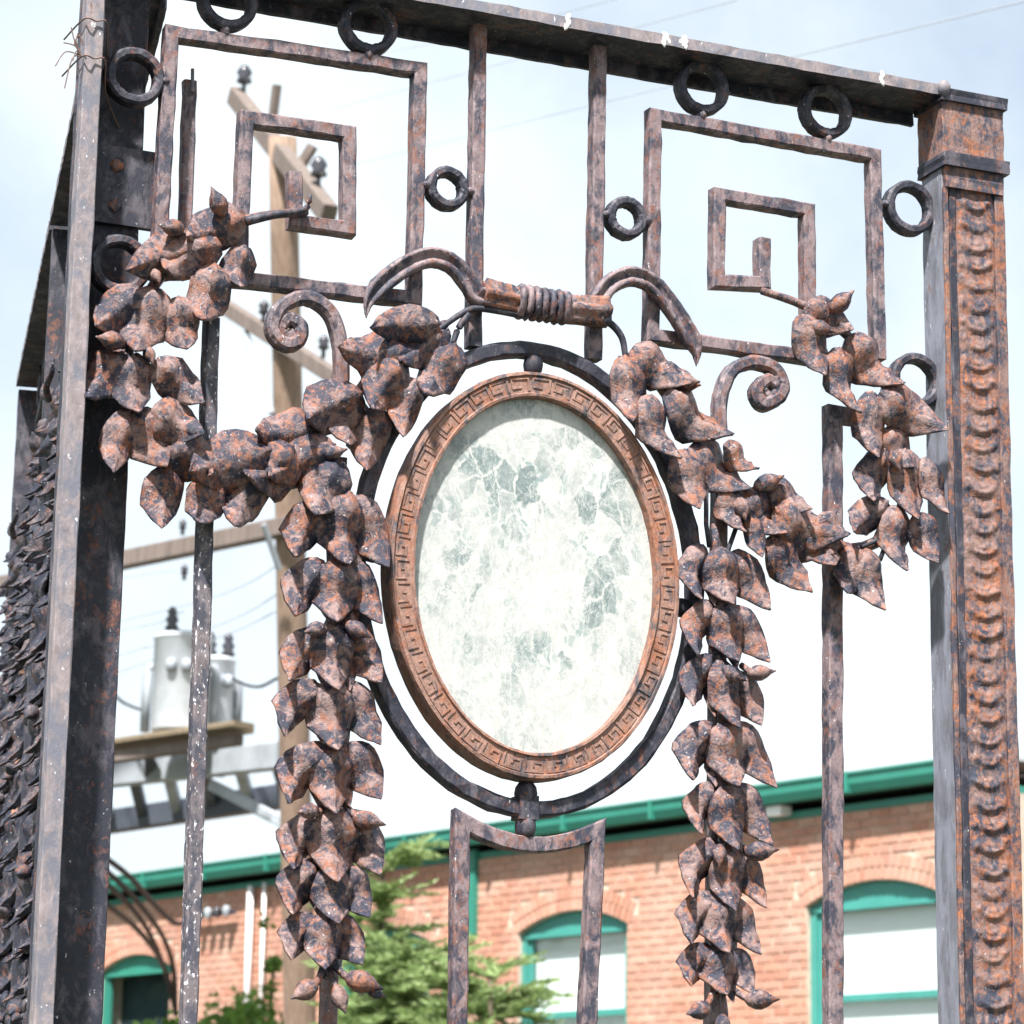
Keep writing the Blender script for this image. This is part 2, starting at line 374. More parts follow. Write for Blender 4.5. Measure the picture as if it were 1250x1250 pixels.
# left corner post: angle iron, front leg edge-on and a wide dark back flange
pl = empty('corner_post'); pl.parent = panel
def slab(name, x0, x1, y0, y1, z0, z1, mat, parent, jit=.0005, step=.03):
    return MB().sweep([((x0+x1)/2, (y0+y1)/2, z0), ((x0+x1)/2, (y0+y1)/2, z1)], rect(x1-x0, y1-y0, .0012), step=step, jit=jit).build(name, M[mat], parent)
slab('front_leg', -.583, -.5615, -.035, -.012, 0, 3.30, 'edge', pl)
slab('web', -.572, -.5635, -.0118, .0402, 0, 3.30, 'dark', pl)
slab('back_flange', -.572, -.489, .0405, .050, 0, 3.30, 'dark', pl)
bk = MB()
a, b = on(118, 183, .035), on(190, 270, .035)
slab('splice_plate', -.560, -.4735, .030, .040, 2.69, 2.785, 'dark', pl)
for z in (2.761, 2.712):
    bm_ = MB().lathe([(.0, -.004), (.006, -.0035), (.0085, 0), (.0085, .002)], 12, Matrix.Translation((-.522, .0295, z)) @ Matrix.Rotation(R(-90), 4, 'X'))
    bm_.build('rivet', M['rust'], pl, True)

# right corner post: box with a cast strip of husks on its face
pr = empty('corner_post'); pr.parent = panel
slab('post_box', .560, .650, -.026, .026, 0, 2.985, 'grey', pr)
slab('rim', .559, .566, -.031, -.0255, 0, 2.88, 'rust', pr, .0007)
slab('rim', .568, .5785, -.0295, -.0255, 0, 2.88, 'dark', pr, .0007)
slab('rim', .636, .651, -.031, -.0255, 0, 2.905, 'rust', pr, .0007)
slab('field', .5785, .6355, -.0275, -.0250, 0, 2.90, 'rust', pr, .0004)
slab('cap_block', .558, .651, -.034, .030, 2.925, 2.998, 'rust', pr, .0006, .012)
slab('cap_lip', .555, .655, -.040, .034, 2.998, 3.014, 'dark', pr, .0010, .006)
slab('cap_moulding', .556, .655, -.041, .030, 2.908, 2.926, 'dark', pr, .0008, .006)
slab('cap_neck', .561, .648, -.0345, .026, 2.88, 2.909, 'rust', pr, .0008, .006)
mb = MB(); pk = on(1152, 108, -.037); mb.lathe([(.001, -.012), (.008, -.006), (.009, .003), (.005, .010), (.001, .012)], 10, Matrix.Translation(pk)); mb.build('weld_lump', M['edge'], pr, True)
def husk_mesh():
    mb = MB(); nx, nz_ = 24, 14; Wd, Hh = .0285, .0152
    kx, kz, wt_ = random.uniform(.9, 1.08), random.uniform(.9, 1.1), random.uniform(.20, .28); lobes = [(random.choice((-1, 1))*random.uniform(.016, .024), random.uniform(-.004, .010), random.uniform(.003, .005), random.uniform(.001, .004)) for _ in range(4)]
    for j in range(nz_+1):
        for i in range(nx+1):
            x = -Wd+2*Wd*i/nx; z = -Hh+2*Hh*j/nz_
            r_ = math.hypot(x/(.0205*kx), (z-.007)/(.0175*kz)); an = math.atan2(x, -(z-.007))
            up_ = max(0, math.cos(min(abs(an)*.80, 1.57)))
            h = .0062*math.exp(-((r_-.86)/wt_)**2)*up_ + .0040*math.exp(-((r_-.38)/.20)**2)*up_
            for lx, lz, lr, lh in lobes: h += lh*math.exp(-((x-lx)**2+(z-lz)**2)/(lr*lr))
            ed = min(1, (Wd-abs(x))/.004)
            mb.v.append((x, -max(0, h)*ed-random.uniform(0, .0011)*ed, z))
    for j in range(nz_):
        for i in range(nx): a = j*(nx+1)+i; mb.f.append((a, a+1, a+nx+2, a+nx+1))
    return mb
husks = [husk_mesh().mesh('husk', M['rust'], True) for _ in range(9)]
z = 2.862; i = 0
while z > 1.45:
    h = data_obj('husk', husks[i*4 % 9], pr); h.location = (.607+random.uniform(-.001, .001), -.0279, z)
    h.scale = (random.choice((-1, 1)), random.uniform(.5, .8), .9)
    z -= .0270; i += 1
mb = MB(); mb.box((.582, -.0277, .02), (.632, -.0262, 1.43)); mb.build('husk_base_band', M['rust'], pr)

# square spirals
bar('square_spiral', [(930,293),(930,347),(874,345),(875,239),(984,258),(986,437),(794,411),(797,143),(1065,191),(1071,440)])
bar('square_spiral', [(359,212),(359,272),(424,281),(424,164),(299,146),(290,342),(504,366),(511,86),(208,42),(192,330)])
# upright bars
bar('upright_bar', [(584,25),(577,425)]); bar('upright_bar', [(730,48),(724,440)])
bar3('upright_bar', down(258,390,229,1240), mat='chip')
bar3('upright_bar', [on(1050,511,.0105)]+down(1016,506,1018,1240), .0205)
bar3('garland_bar', down(412,560,399,1240,.018)); bar3('garland_bar', down(878,590,872,1240,.018))
# frame below the medallion: two uprights under a sagging bar
A, B, C_ = on(562,1003,.0105), on(645,1036,.0105), on(727,1014,.0105)
la = down(562,1003,558,1240); ra = down(727,1014,718,1240)
top = [Vector((A.x+(C_.x-A.x)*t, .0105, A.z+(C_.z-A.z)*t-4*t*(1-t)*.022)) for t in [i/10 for i in range(11)]]
bar3('arched_frame', la[::-1][:-1]+top+ra[1:], .019)
# behind the first spiral: an old hinge rod
bar('hinge_rod', [(231,100),(225,300)], .016, .014, .05, 'bar', share=False)
MB().tube([on(235,112,.04), on(235,84,.04)], .0022, 6).build('hinge_pin', M['edge'], panel)

# rings
def ring(px, py, rad, w_=.0120, mat='dark'):
    c = on(px, py, .008); P = [c+Vector((rad*math.cos(a), 0, rad*math.sin(a))) for a in [2*math.pi*i/40 for i in range(40)]]
    return part(MB().sweep(P, rect(w_, .021, .003), closed=True, jit=.0004).build('ring', M[mat], panel))
for px, py, r_ in ((277,3,.0305),(449,33,.0305),(163,95,.0295),(145,325,.030),(856,108,.0305),(1007,137,.0305),(1109,255,.0305),(1116,466,.031)): ring(px, py, r_)
for px, py in ((545,231),(763,267)): ring(px, py, .0215, .0115)
def weld(px, py, rad, angs):
    c = on(px, py, .008)
    for a in angs:
        p = c+Vector(((rad+.0065)*math.cos(R(a)), -.002, (rad+.0065)*math.sin(R(a))))
        part(MB().lathe([(.001, -.010), (.006, -.006), (.0075, 0), (.005, .006), (.001, .009)], 8, Matrix.Translation(p) @ Matrix.Rotation(R(a+90), 4, 'Y') @ Matrix.Diagonal((.8, 1.3, 1, 1))).build('weld_bead', M['bar'], panel, True))
for px, py, r_, an in ((277,3,.0305,(268,)),(449,33,.0305,(270,)),(856,108,.0305,(268,)),(1007,137,.0305,(272,)),(163,95,.0295,(0,)),(1109,255,.0305,(180,0)),(545,231,.0215,(0,180)),(763,267,.0215,(0,180))): weld(px, py, r_, an)

# scrolls
def scroll(pts, name='scroll'):
    P = catmull([on(x, y, .004) for x, y in pts], 6)
    return part(MB().sweep(P, rect(.017, .021, .004), scale=lambda u_: .62+.38*min(1, u_*3), jit=.0004).build(name, M['bar'], panel))
scroll([(358,405),(350,412),(342,402),(352,390),(366,400),(362,418),(345,420),(332,402),(342,376),(372,364),(402,382),(415,425),(416,475)])
scroll([(932,478),(940,486),(948,476),(936,464),(922,478),(930,494),(948,487),(954,470),(942,450),(915,443),(890,456),(878,490),(878,530)])

# oval iron hoop with its knobs
OC = Vector((.0, .0105, 2.317))
def ell(a, b, n, y=None, c=OC): return [Vector((c.x+a*math.cos(t), c.y if y is None else y, c.z+b*math.sin(t))) for t in [2*math.pi*i/n for i in range(n)]]
part(MB().sweep(ell(.219, .280, 110), rect(.019, .022, .003), closed=True, jit=.0007).build('oval_hoop', M['dark'], panel))
def knob(p, q, r_=.011):
    p, q = Vector(p), Vector(q); d = q-p; Mx = Matrix.Translation(p) @ d.to_track_quat('Z', 'Y').to_matrix().to_4x4(); l = d.length
    return part(MB().lathe([(r_*.7, 0), (r_, l*.2), (r_*1.12, l*.5), (r_, l*.8), (r_*.7, l)], 12, Mx).build('knob', M['dark'], panel, True))
knob((0, .008, 2.565), (0, .008, 2.592)); knob((-.002, .008, 2.068), (-.002, .008, 2.042), .0125); knob((-.002, .008, 2.030), (-.002, .008, 2.003), .0115)
knob((.188, .008, 2.296), (.212, .008, 2.296)); knob((-.188, .008, 2.325), (-.212, .008, 2.325))
slabk = MB(); slabk.box((-.0135, -.003, 2.024), (.0105, .0245, 2.052)); part(slabk.build('collar', M['dark'], panel))

# medallion: moulded iron frame, marble plaque, greek key relief
med = empty('medallion'); med.parent = panel; part(med)
MCn = Vector((0, 0, 2.3165))
prof = [(-.0165,.018),(-.0165,-.010),(-.0150,-.0145),(-.0115,-.0150),(-.0100,-.0120),(.0100,-.0120),(.0115,-.0150),(.0145,-.0145),(.0155,-.010),(.0155,.018)]
mp_ = MB()
nE = 120; am, bm = .1710, .2310
for i in range(nE):
    t = 2*math.pi*i/nE; nrm = Vector((math.cos(t)/am, 0, math.sin(t)/bm)).normalized(); p = MCn+Vector((am*math.cos(t), 0, bm*math.sin(t)))
    for a, y in prof:
        q = p+nrm*(-a)+Vector((0, y-.002, 0)); mp_.v.append(tuple(q+Vector((random.uniform(-J,J)*.6, random.uniform(-J,J)*.6, random.uniform(-J,J)*.6))))
k = len(prof)
for i in range(nE):
    i2 = (i+1) % nE
    for j in range(k): j2 = (j+1) % k; mp_.f.append((i*k+j, i*k+j2, i2*k+j2, i2*k+j))
mp_.build('medallion_frame', M['fret'], med)
pq = MB(); ring1 = ell(.158, .2185, 90, -.004, MCn); ring2 = ell(.158, .2185, 90, .012, MCn)
pq.v = [tuple(v) for v in ring1+ring2]; pq.f = [tuple(range(90)), tuple(90+i for i in reversed(range(90)))]+[(i, (i+1) % 90, 90+(i+1) % 90, 90+i) for i in range(90)]
pq.build('marble_plaque', M['marble'], med)
NK = 46
key = [(.04,.0),(.04,1),(.84,1),(.84,.28),(.44,.28),(.44,.64)]
# equal arc length parameter
tt = [2*math.pi*i/720 for i in range(721)]; cum = [0]
for i in range(720):
    d = math.hypot(am*(math.cos(tt[i+1])-math.cos(tt[i])), bm*(math.sin(tt[i+1])-math.sin(tt[i]))); cum.append(cum[-1]+d)
def arc(s_):
    s_ = (s_ % 1)*cum[-1]
    lo = 0; hi = 720
    while hi-lo > 1:
        mid = (lo+hi)//2
        if cum[mid] <= s_: lo = mid
        else: hi = mid
    f = (s_-cum[lo])/(cum[hi]-cum[lo]); return tt[lo]+f*(tt[hi]-tt[lo])
for kx in range(NK):
    P = []
    for u_, v_ in key:
        t = arc((kx+u_*.98)/NK); nrm = Vector((math.cos(t)/am, 0, math.sin(t)/bm)).normalized()
        P.append(MCn+Vector((am*math.cos(t), -.0140, bm*math.sin(t)))+nrm*((v_-.5)*.0158))
    MB().sweep(P, [(-.0014,.0015),(-.0012,-.0012),(.0012,-.0012),(.0014,.0015)], jit=.00025).build('key_motif', M['fret'], med)

# bow: fluted bundle, binding and two curling ends
flute = []
for i in range(24):
    a = 2*math.pi*i/24; r_ = .0165*(1+.16*math.cos(3*(a+math.pi/2)*2)); flute.append((r_*math.cos(a), r_*.8*math.sin(a)))
def bow(name, pts, sc_, sec_=flute, y=-.012):
    P = catmull([on(x, yy, y) for x, yy in pts], 7)
    return part(MB().sweep(P, sec_, scale=sc_, jit=.0003).build(name, M['leaf'] if name == 'bundle' else M['bar'], panel, True))
bow('bundle', [(590,358),(616,364),(660,374),(700,378),(742,381)], lambda u_: .92+.35*abs(u_-.45))
rib = [(-.011,.004),(-.010,-.004),(-.0065,-.0075),(-.003,-.004),(0,-.001),(.003,-.004),(.0065,-.0075),(.010,-.004),(.011,.004),(.006,.007),(-.006,.007)]
bow('curling_end', [(612,362),(585,362),(572,345),(552,322),(524,314),(493,326),(463,350),(450,370),(447,388)], lambda u_: 1.15 if u_ < .75 else max(.08, 1.15*(1-u_)/.25), rib)
bow('curling_end', [(722,378),(733,362),(745,347),(770,337),(798,348),(825,382),(843,412),(850,430),(850,447)], lambda u_: 1.15 if u_ < .78 else max(.08, 1.15*(1-u_)/.22), rib)
for i in range(7):
    x = 634+i*9; p = on(x, 368+i*1.3, -.012)
    tq = (on(700,378,-.012)-on(620,364,-.012)).normalized(); a_ = Vector((0,1,0)); b_ = tq.cross(a_)
    P = [p+a_*(.0155*math.cos(t))+b_*(.0178*math.sin(t)) for t in [2*math.pi*j/20 for j in range(20)]]
    part(MB().sweep(P, disc(.0044, 7), closed=True, up=tq, jit=.0009).build('binding', M['bar'], panel, True))
for pts in ([(640,385),(600,378),(578,377),(560,385),(532,405)], [(720,388),(742,393),(758,410),(763,432),(764,448)], [(572,384),(560,400),(553,420)]):
    P = catmull([on(x, y, -.014) for x, y in pts], 5)
    part(MB().tube(P, .0052, 7, lambda u_: 1-.35*u_).build('tendril', M['dark'], panel, True))

# ---------------------------------------------------------------- leaves
def leaf_mesh(seed, bend=0.0):
    rnd = random.Random(seed); T = [0, .07, .15, .25, .36, .47, .58, .68, .77, .85, .92, .97, 1.0]; H = [.17, .33, .43, .50, .52, .505, .455, .38, .29, .20, .115, .05, .008]
    cols = 9; V = []; F = []; ph = rnd.uniform(0, 6); n1, n2 = rnd.uniform(.6, 1.3), rnd.uniform(.6, 1.3); fold = rnd.uniform(.12, .22); asym = rnd.uniform(-.12, .12)
    for side in (0, 1):
        for r_, (t, h) in enumerate(zip(T, H)):
            for c in range(cols):
                s = -1+2*c/(cols-1)
                edge = 1+.05*math.sin(t*15+ph+s*2)*abs(s)+asym*s+(rnd.uniform(-.03, .03) if abs(s) > .9 else 0)
                zz = .20*math.exp(-((t-.24)/.17)**2) - .10*math.exp(-((t-.52)/.13)**2) + .07*math.exp(-((t-.72)/.10)**2) + .26*max(0, t-.80)/.20
                zz -= fold*abs(s)*h*2 + .16*(s*s)*h*2*math.sin(math.pi*min(1, t*1.05))
                zz += .045*math.exp(-(s/.13)**2)*(1-t*.6)
                zz += .018*math.sin(abs(s)*9-t*22+ph)*abs(s)*n1 + .020*n2*math.sin(s*5+t*9+ph) + rnd.uniform(-.006, .006)
                if side: zz -= .075
                V.append((s*h*edge + bend*math.sin(math.pi*t)**1.2 + .05*math.sin(ph)*t*t, t, zz))
    nR = len(T); o = nR*cols
    for r_ in range(nR-1):
        for c in range(cols-1):
            a = r_*cols+c; F.append((a, a+1, a+cols+1, a+cols)); F.append((o+a, o+a+cols, o+a+cols+1, o+a+1))
    loop = [c for c in range(cols)]+[r_*cols+cols-1 for r_ in range(1, nR)]+[(nR-1)*cols+c for c in reversed(range(cols-1))]+[r_*cols for r_ in reversed(range(1, nR-1))]
    for i in range(len(loop)):
        a, b = loop[i], loop[(i+1) % len(loop)]; F.append((b, a, o+a, o+b))
    m = bpy.data.meshes.new('leaf'); m.from_pydata(V, [], F); m.update(); m.materials.append(M['leaf'])
    m.polygons.foreach_set('use_smooth', [True]*len(m.polygons)); return m
LEAVES = {0: [leaf_mesh(i, random.uniform(-.06, .06)) for i in range(10)], 1: [leaf_mesh(20+i, random.uniform(.04, .11)) for i in range(6)], -1: [leaf_mesh(40+i, random.uniform(-.11, -.04)) for i in range(6)]}
PPM = 1010.0
def leaf(parent, bx, by, tx, ty, wpx, roll=0, lift=0, bend=0):
    b = on(bx, by, -.012-lift); t = on(tx, ty, -.030-lift*1.0)
    Y = (t-b); ln = Y.length; Y.normalize(); Z = Vector((0, -1, 0)); Z = (Z-Y*Z.dot(Y)).normalized(); X = Y.cross(Z)
    q = Matrix((X, Y, Z)).transposed() @ Matrix.Rotation(R(roll), 3, 'Y')
    wm = wpx/PPM*1.12
    o = data_obj('leaf', random.choice(LEAVES[bend]), parent)
    o.matrix_local = Matrix.Translation(b) @ q.to_4x4() @ Matrix.Diagonal((wm*random.choice((-1, 1)) if False else wm, ln*1.07, wm*random.uniform(.85, 1.1), 1))
    return o
bud_m = MB().lathe([(.12,-.55),(.30,-.42),(.46,-.12),(.47,.12),(.34,.38),(.15,.60),(.03,.85)], 9).mesh('bud', M['leaf'], True)
def bud(parent, x, y, dx, dy, s=20, stalk=None, lift=.03):
    p = on(x, y, -lift); q = on(x+dx, y+dy, -lift-.004); d = (q-p).normalized()
    o = data_obj('bud', bud_m, parent); k = s/PPM
    o.matrix_local = Matrix.Translation(p) @ d.to_track_quat('Z', 'Y').to_matrix().to_4x4() @ Matrix.Diagonal((k, k, k*1.15, 1))
    if stalk:
        a = on(*stalk, -.012); mid = (a+p)/2+Vector((0, -.006, -.006))
        MB().tube(catmull([a, mid, p], 4), .0042, 6).build('stalk', M['leaf'], parent, True)
def garland(name, stem, r_=.0075):
    P = catmull([on(x, y, -.004) for x, y in stem], 4)
    return part(MB().tube(P, r_, 8, lambda u_: .7+.3*math.sin(math.pi*u_)).build(name, M['leaf'], panel, True))

SW_L = [(300,265,226,288,46),(270,300,156,328,52),(262,322,246,392,44),(178,355,117,400,46),(190,350,168,430,52),(218,362,226,427,40),
 (152,428,107,488,42),(160,430,168,504,46),(188,440,245,492,42),(158,500,138,576,36),(170,498,199,570,46),(185,500,247,528,46),
 (208,568,197,644,42),(205,545,258,578,50),(330,550,232,580,62),(320,578,287,644,46),(252,582,246,640,40),(357,545,303,588,60),
 (388,520,312,530,46),(408,543,328,584,52),(442,480,373,512,56),(430,478,424,544,50),(502,430,414,430,50),(492,440,450,497,46),
 (466,498,446,574,42),(506,462,490,532,38),(537,395,453,401,40),(547,402,488,442,42),(556,420,520,484,44),(412,560,383,628,50),(300,300,290,350,36),(235,300,200,330,40)]
g = garland('leaf_swag', [(375,258),(300,268),(230,300),(175,370),(155,440),(165,520),(215,570),(290,560),(360,545),(420,500),(460,450),(510,410),(545,395)])
for i, l in enumerate(SW_L): leaf(g, *l, roll=random.uniform(-15, 15), lift=(i % 3)*.006, bend=random.choice((-1, 0, 0, 1)))
MB().tube(catmull([on(300,270,-.03), on(335,262,-.035), on(372,256,-.03), on(378,238,-.03)], 4), .006, 7, lambda u_: 1-.5*u_).build('thorny_twig', M['dark'], g, True)
for b_ in ((267,250,-5,-12,24),(212,278,-12,-2,22),(138,416,-12,-3,24),(405,553,8,-2,20),(182,432,4,10,16),(190,336,4,8,14)): bud(g, *b_)
SW_R = [(772,424,836,470,50),(762,434,770,514,40),(790,482,823,559,42),(800,452,852,470,34),(815,475,886,532,52),(835,548,850,620,42),
 (846,540,908,598,56),(888,538,922,574,32),(915,628,930,679,24),(912,598,955,652,48),(942,588,987,622,38),(945,620,1028,652,56),
 (950,645,1012,674,42),(943,652,987,721,42),(1000,642,1015,692,40),(1048,666,1032,724,40),(1056,670,1078,743,40),(1000,628,1032,656,32),
 (984,372,1037,402,46),(980,384,1004,457,42),(1024,424,1044,502,40),(1040,408,1092,472,56),(1064,478,1070,557,40),(1074,478,1150,522,52),
 (1080,548,1062,610,40),(1104,548,1118,632,44),(1130,558,1152,626,34),(1084,612,1041,650,38),(1096,618,1100,694,44),(1120,626,1143,686,36),(1085,520,1110,572,40),(895,590,905,650,40)]
g = garland('leaf_swag', [(930,355),(985,375),(1035,410),(1075,460),(1100,520),(1105,590),(1090,645),(1040,670),(980,640),(920,605),(870,560),(825,500),(775,430)])
for i, l in enumerate(SW_R): leaf(g, *l, roll=random.uniform(-15, 15), lift=(i % 3)*.006, bend=random.choice((-1, 0, 0, 1)))
for b_ in ((1025,370,9,-8,26),(1000,400,10,3,22),(935,590,12,-5,26),(905,618,3,10,22),(838,466,12,0,18),(1093,560,4,10,20)): bud(g, *b_)
for pts in ([(1085,648),(1070,660),(1052,668)], [(1085,650),(1080,668),(1074,684)], [(900,640),(890,668),(884,690)], [(862,590),(862,640),(866,668)]):
    MB().tube([on(x, y, -.016) for x, y in pts], .003, 6).build('tendril', M['dark'], g, True)
DR_R = [((858,665,850,729,38),(880,668,893,737,44),(895,672,935,743,40)),((868,735,847,797,36),(885,735,897,807,44),(895,740,936,806,38)),
 ((868,800,844,861,36),(880,805,898,886,40),(898,820,928,883,36)),((868,882,841,949,42),(885,882,895,959,46),(895,882,943,958,40)),
 ((870,957,851,1015,36),(890,957,898,1036,42),(898,957,939,1029,38)),((875,1027,841,1091,40),(890,1032,895,1110,40),(905,1040,931,1106,30)),
 ((872,1092,841,1151,38),(884,1095,884,1162,42),(895,1095,923,1163,34)),((868,1155,841,1203,34),(884,1155,882,1214,40),(892,1158,918,1211,30))]
DR_L = [((395,615,359,680,42),(425,600,420,688,52),(435,605,471,690,46)),((395,685,357,750,42),(418,682,410,760,48),(430,682,463,759,38)),
 ((392,768,353,830,40),(412,762,411,842,46),(428,765,463,832,40)),((390,835,345,897,40),(410,830,408,914,48),(425,832,460,907,40)),
 ((398,910,350,979,46),(410,908,408,992,44),(422,908,463,973,44)),((390,995,354,1058,42),(410,985,405,1074,50),(425,990,463,1065,42)),
 ((388,1052,352,1113,42),(408,1058,409,1126,42),(420,1056,448,1119,38)),((385,1118,354,1171,36),(400,1115,397,1182,38),(408,1118,441,1175,38))]
for tiers, stem, buds in ((DR_L, [(418,560),(412,800),(408,1000),(398,1195)], [(386,768,-8,2,20,(400,760)),(434,768,9,5,22,(420,760)),(378,990,-8,1,20,(395,982)),(447,1001,12,3,24,(418,980)),(374,1208,-10,6,25,(395,1178)),(440,1198,12,4,28,(407,1178)),(414,1217,4,10,22,(402,1185)),(458,1212,10,4,14,(445,1200))]),
                          (DR_R, [(872,640),(880,800),(885,1000),(880,1215)], [(893,822,6,3,22,(885,810)),(926,821,10,-1,22,(905,812)),(878,1042,0,10,20,(880,1025)),(926,1039,12,-1,26,(905,1033)),(855,1233,-10,3,24,(872,1198)),(926,1220,12,0,26,(893,1207)),(882,1250,0,10,20,(882,1215))])):
    g = garland('leaf_drop', stem)
    for ti, (a, b, c) in enumerate(tiers):
        leaf(g, *a, roll=random.uniform(-16, 4), lift=.002, bend=1); leaf(g, *c, roll=random.uniform(-4, 16), lift=.002, bend=-1); leaf(g, *b, roll=random.uniform(-6, 6), lift=.013)
        for sg, (l_, bd) in ((-1, (a, 1)), (1, (c, -1))):       # smaller leaves tucked behind the tier
            bx, by, tx, ty, wp = l_; hx = b[0]*.74+tx*.26+random.uniform(-3, 3)
            leaf(g, b[0]+sg*4, by+14, hx, ty+random.uniform(6, 14), wp*.58, roll=random.uniform(-12, 12), lift=-.009, bend=bd)
    for b_ in buds: bud(g, *b_[:5], stalk=b_[5], lift=.036)

# ---------------------------------------------------------------- side bays, turned back from the left corner
AWAY = R(80); away = Vector((math.cos(AWAY), math.sin(AWAY), 0)); HG = Vector((-.510, .062, 0))
def copy_tree(o, parent):
    c = o.copy(); col.objects.link(c); c.parent = parent
    for ch in list(o.children): copy_tree(ch, c)
    return c
labels = ['rusted iron panel turned back from the corner post beside the medallion panel', 'farthest rusted iron panel, beyond the turned-back panel and its garlands']
for k_, dist in enumerate((.475, 1.395)):
    e = empty('iron_panel', HG+away*dist, AWAY-math.pi); e.scale = (.8, 1, 1); tag(e, labels[k_], 'iron panel')
    for o in list(shared): copy_tree(o, e)
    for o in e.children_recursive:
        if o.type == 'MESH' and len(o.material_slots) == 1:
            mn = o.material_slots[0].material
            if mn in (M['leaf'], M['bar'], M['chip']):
                o.material_slots[0].link = 'OBJECT'; o.material_slots[0].material = M['leaf_dark'] if mn == M['leaf'] else M['dark']  # side bay copies swap to the darker leaf and bar materials
    slab('mullion', -.588, -.560, -.030, .030, 0, 3.0, 'dark', e)
    slab('bottom_bar', -.559, .559, 0, .021, .20, .224, 'dark', e)

# wire tied round the corner post
wt = empty('wire_tie', (-.572, -.04, 2.87)); tag(wt, 'rusty wire twisted round the pale edge of the corner post', 'wire')
def wire(P, r_=.0011, nm='strand'):
    inv = Vector((-.572, -.04, 2.87)); MB().tube([p-inv for p in catmull(P, 5)], r_, 5).build(nm, M['rustwire'], wt)
for z0 in (2.862, 2.908):
    wire([Vector((-.590,.042,z0+.004)), Vector((-.586,-.037,z0)), Vector((-.572,-.0385,z0-.001)), Vector((-.5585,-.036,z0)), Vector((-.545,.010,z0-.02)), Vector((-.52,.039,z0-.05))])
a0 = Vector((-.588, -.038, 2.862))
for dx, dz in ((-.030,-.020),(-.014,.030),(-.022,.010),(-.018,-.045),(-.006,.024),(-.01,-.01)):
    wire([a0, a0+Vector((dx*.5+random.uniform(-.004,.004), -.004, dz*.3+.006)), a0+Vector((dx, -.006, dz))], .0008)
wire([a0+Vector((0,0,.004)), a0+Vector((-.008,-.003,.012)), a0+Vector((-.004,-.004,.022)), a0+Vector((.002,-.003,.012))], .0012)

# ================================================================ BRICK BUILDING
P0 = Vector((10.61575, 17.46312, 0)); BROT = math.atan2(-.96, .281)
bld = empty('brick_building', P0, BROT); tag(bld, 'salmon brick building with green gutter and arched green windows behind the ironwork', 'building')
X0, X1, ZW = -19.0, 1.25, 4.74
WIN = [(-1.03, .53), (-4.89, -3.32), (-7.78, -6.26), (-12.52, -11.0)]
SPR, RISE, SILL = 3.985, .165, 2.25
def arch_z(x, wn, off=0.0):
    c = (wn[0]+wn[1])/2; hw = (wn[1]-wn[0])/2; rad = (hw*hw+RISE*RISE)/(2*RISE); zc = SPR+RISE-rad
    d = x-c; return zc+math.sqrt(max(0, (rad+off)**2-d*d)), zc, rad, c
wall = MB()
xs = sorted(WIN)
cur = X0
for wn in xs+[None]:
    x1 = wn[0] if wn else X1
    wall.box((cur, .012, 0), (x1, .33, ZW))
    if wn:
        wall.box((wn[0], .012, 0), (wn[1], .33, SILL))
        n = 12
        for i in range(n):
            xa, xb = wn[0]+(wn[1]-wn[0])*i/n, wn[0]+(wn[1]-wn[0])*(i+1)/n
            za, zb = arch_z(xa, wn)[0], arch_z(xb, wn)[0]; q = len(wall.v)
            wall.v += [(xa,.012,za),(xb,.012,zb),(xb,.33,zb),(xa,.33,za),(xa,.012,ZW),(xb,.012,ZW),(xb,.33,ZW),(xa,.33,ZW)]
            wall.f += [tuple(q+j for j in f) for f in ((0,3,2,1),(4,5,6,7),(0,1,5,4),(2,3,7,6))]
        cur = wn[1]
wo = wall.build('wall', M['mortar'], bld)
MB().box((X0, .33, 0), (X0+.2, 7, ZW)).box((X1-.2, .33, 0), (X1, 7, ZW)).box((X0, 6.8, 0), (X1, 7.0, ZW)).build('rear_wall', M['brick'], bld)
# bricks: courses of 75 mm, 10 mm joints
allb = []
zc_ = 0; row = 0; z = ZW-.075
while z > 2.0:
    x = X1-.001-(.11 if row % 2 else 0); first = True
    if row % 2: allb.append((X1-.105, X1-.001, z))
    while x-.205 > -15.5:
        allb.append((x-.205+random.uniform(-.003, .003), x-.005, z)); x -= .215
    z -= .075; row += 1
keep = []
for xa, xb, z in allb:
    segs = [(xa, xb)]
    for wn in WIN:
        ns_ = []
        for a, b in segs:
            if z+.065 <= SPR-.02 and z >= SILL-.06:
                if b <= wn[0] or a >= wn[1]: ns_.append((a, b)); continue
                if a < wn[0]-.03: ns_.append((a, wn[0]))
                if b > wn[1]+.03: ns_.append((wn[1], b))
            else:
                if z < SILL: ns_.append((a, b)); continue
                _, zcen, rad, cx = arch_z(0, wn); ro = rad+.226; zm = z+.03-zcen; lim = ro*((wn[1]-wn[0])/2/rad+.03)
                if zm >= ro: ns_.append((a, b)); continue
                hc = min(math.sqrt(ro*ro-zm*zm), lim)
                if zm < (rad+.05)*math.cos(math.asin((wn[1]-wn[0])/2/rad)): hc = (wn[1]-wn[0])/2+.012
                if b <= cx-hc or a >= cx+hc: ns_.append((a, b)); continue
                if a < cx-hc-.03: ns_.append((a, cx-hc))
                if b > cx+hc+.03: ns_.append((cx+hc, b))
        segs = ns_
    for a, b in segs:
        if b-a > .025: keep.append((a, b, z))
def px_of(x, z):
    d = P0+Vector((x*math.cos(BROT), x*math.sin(BROT), z))-CAM; dz = d.dot(_f); return 625+FPX*d.dot(_r)/dz, 625-FPX*d.dot(_u)/dz, dz
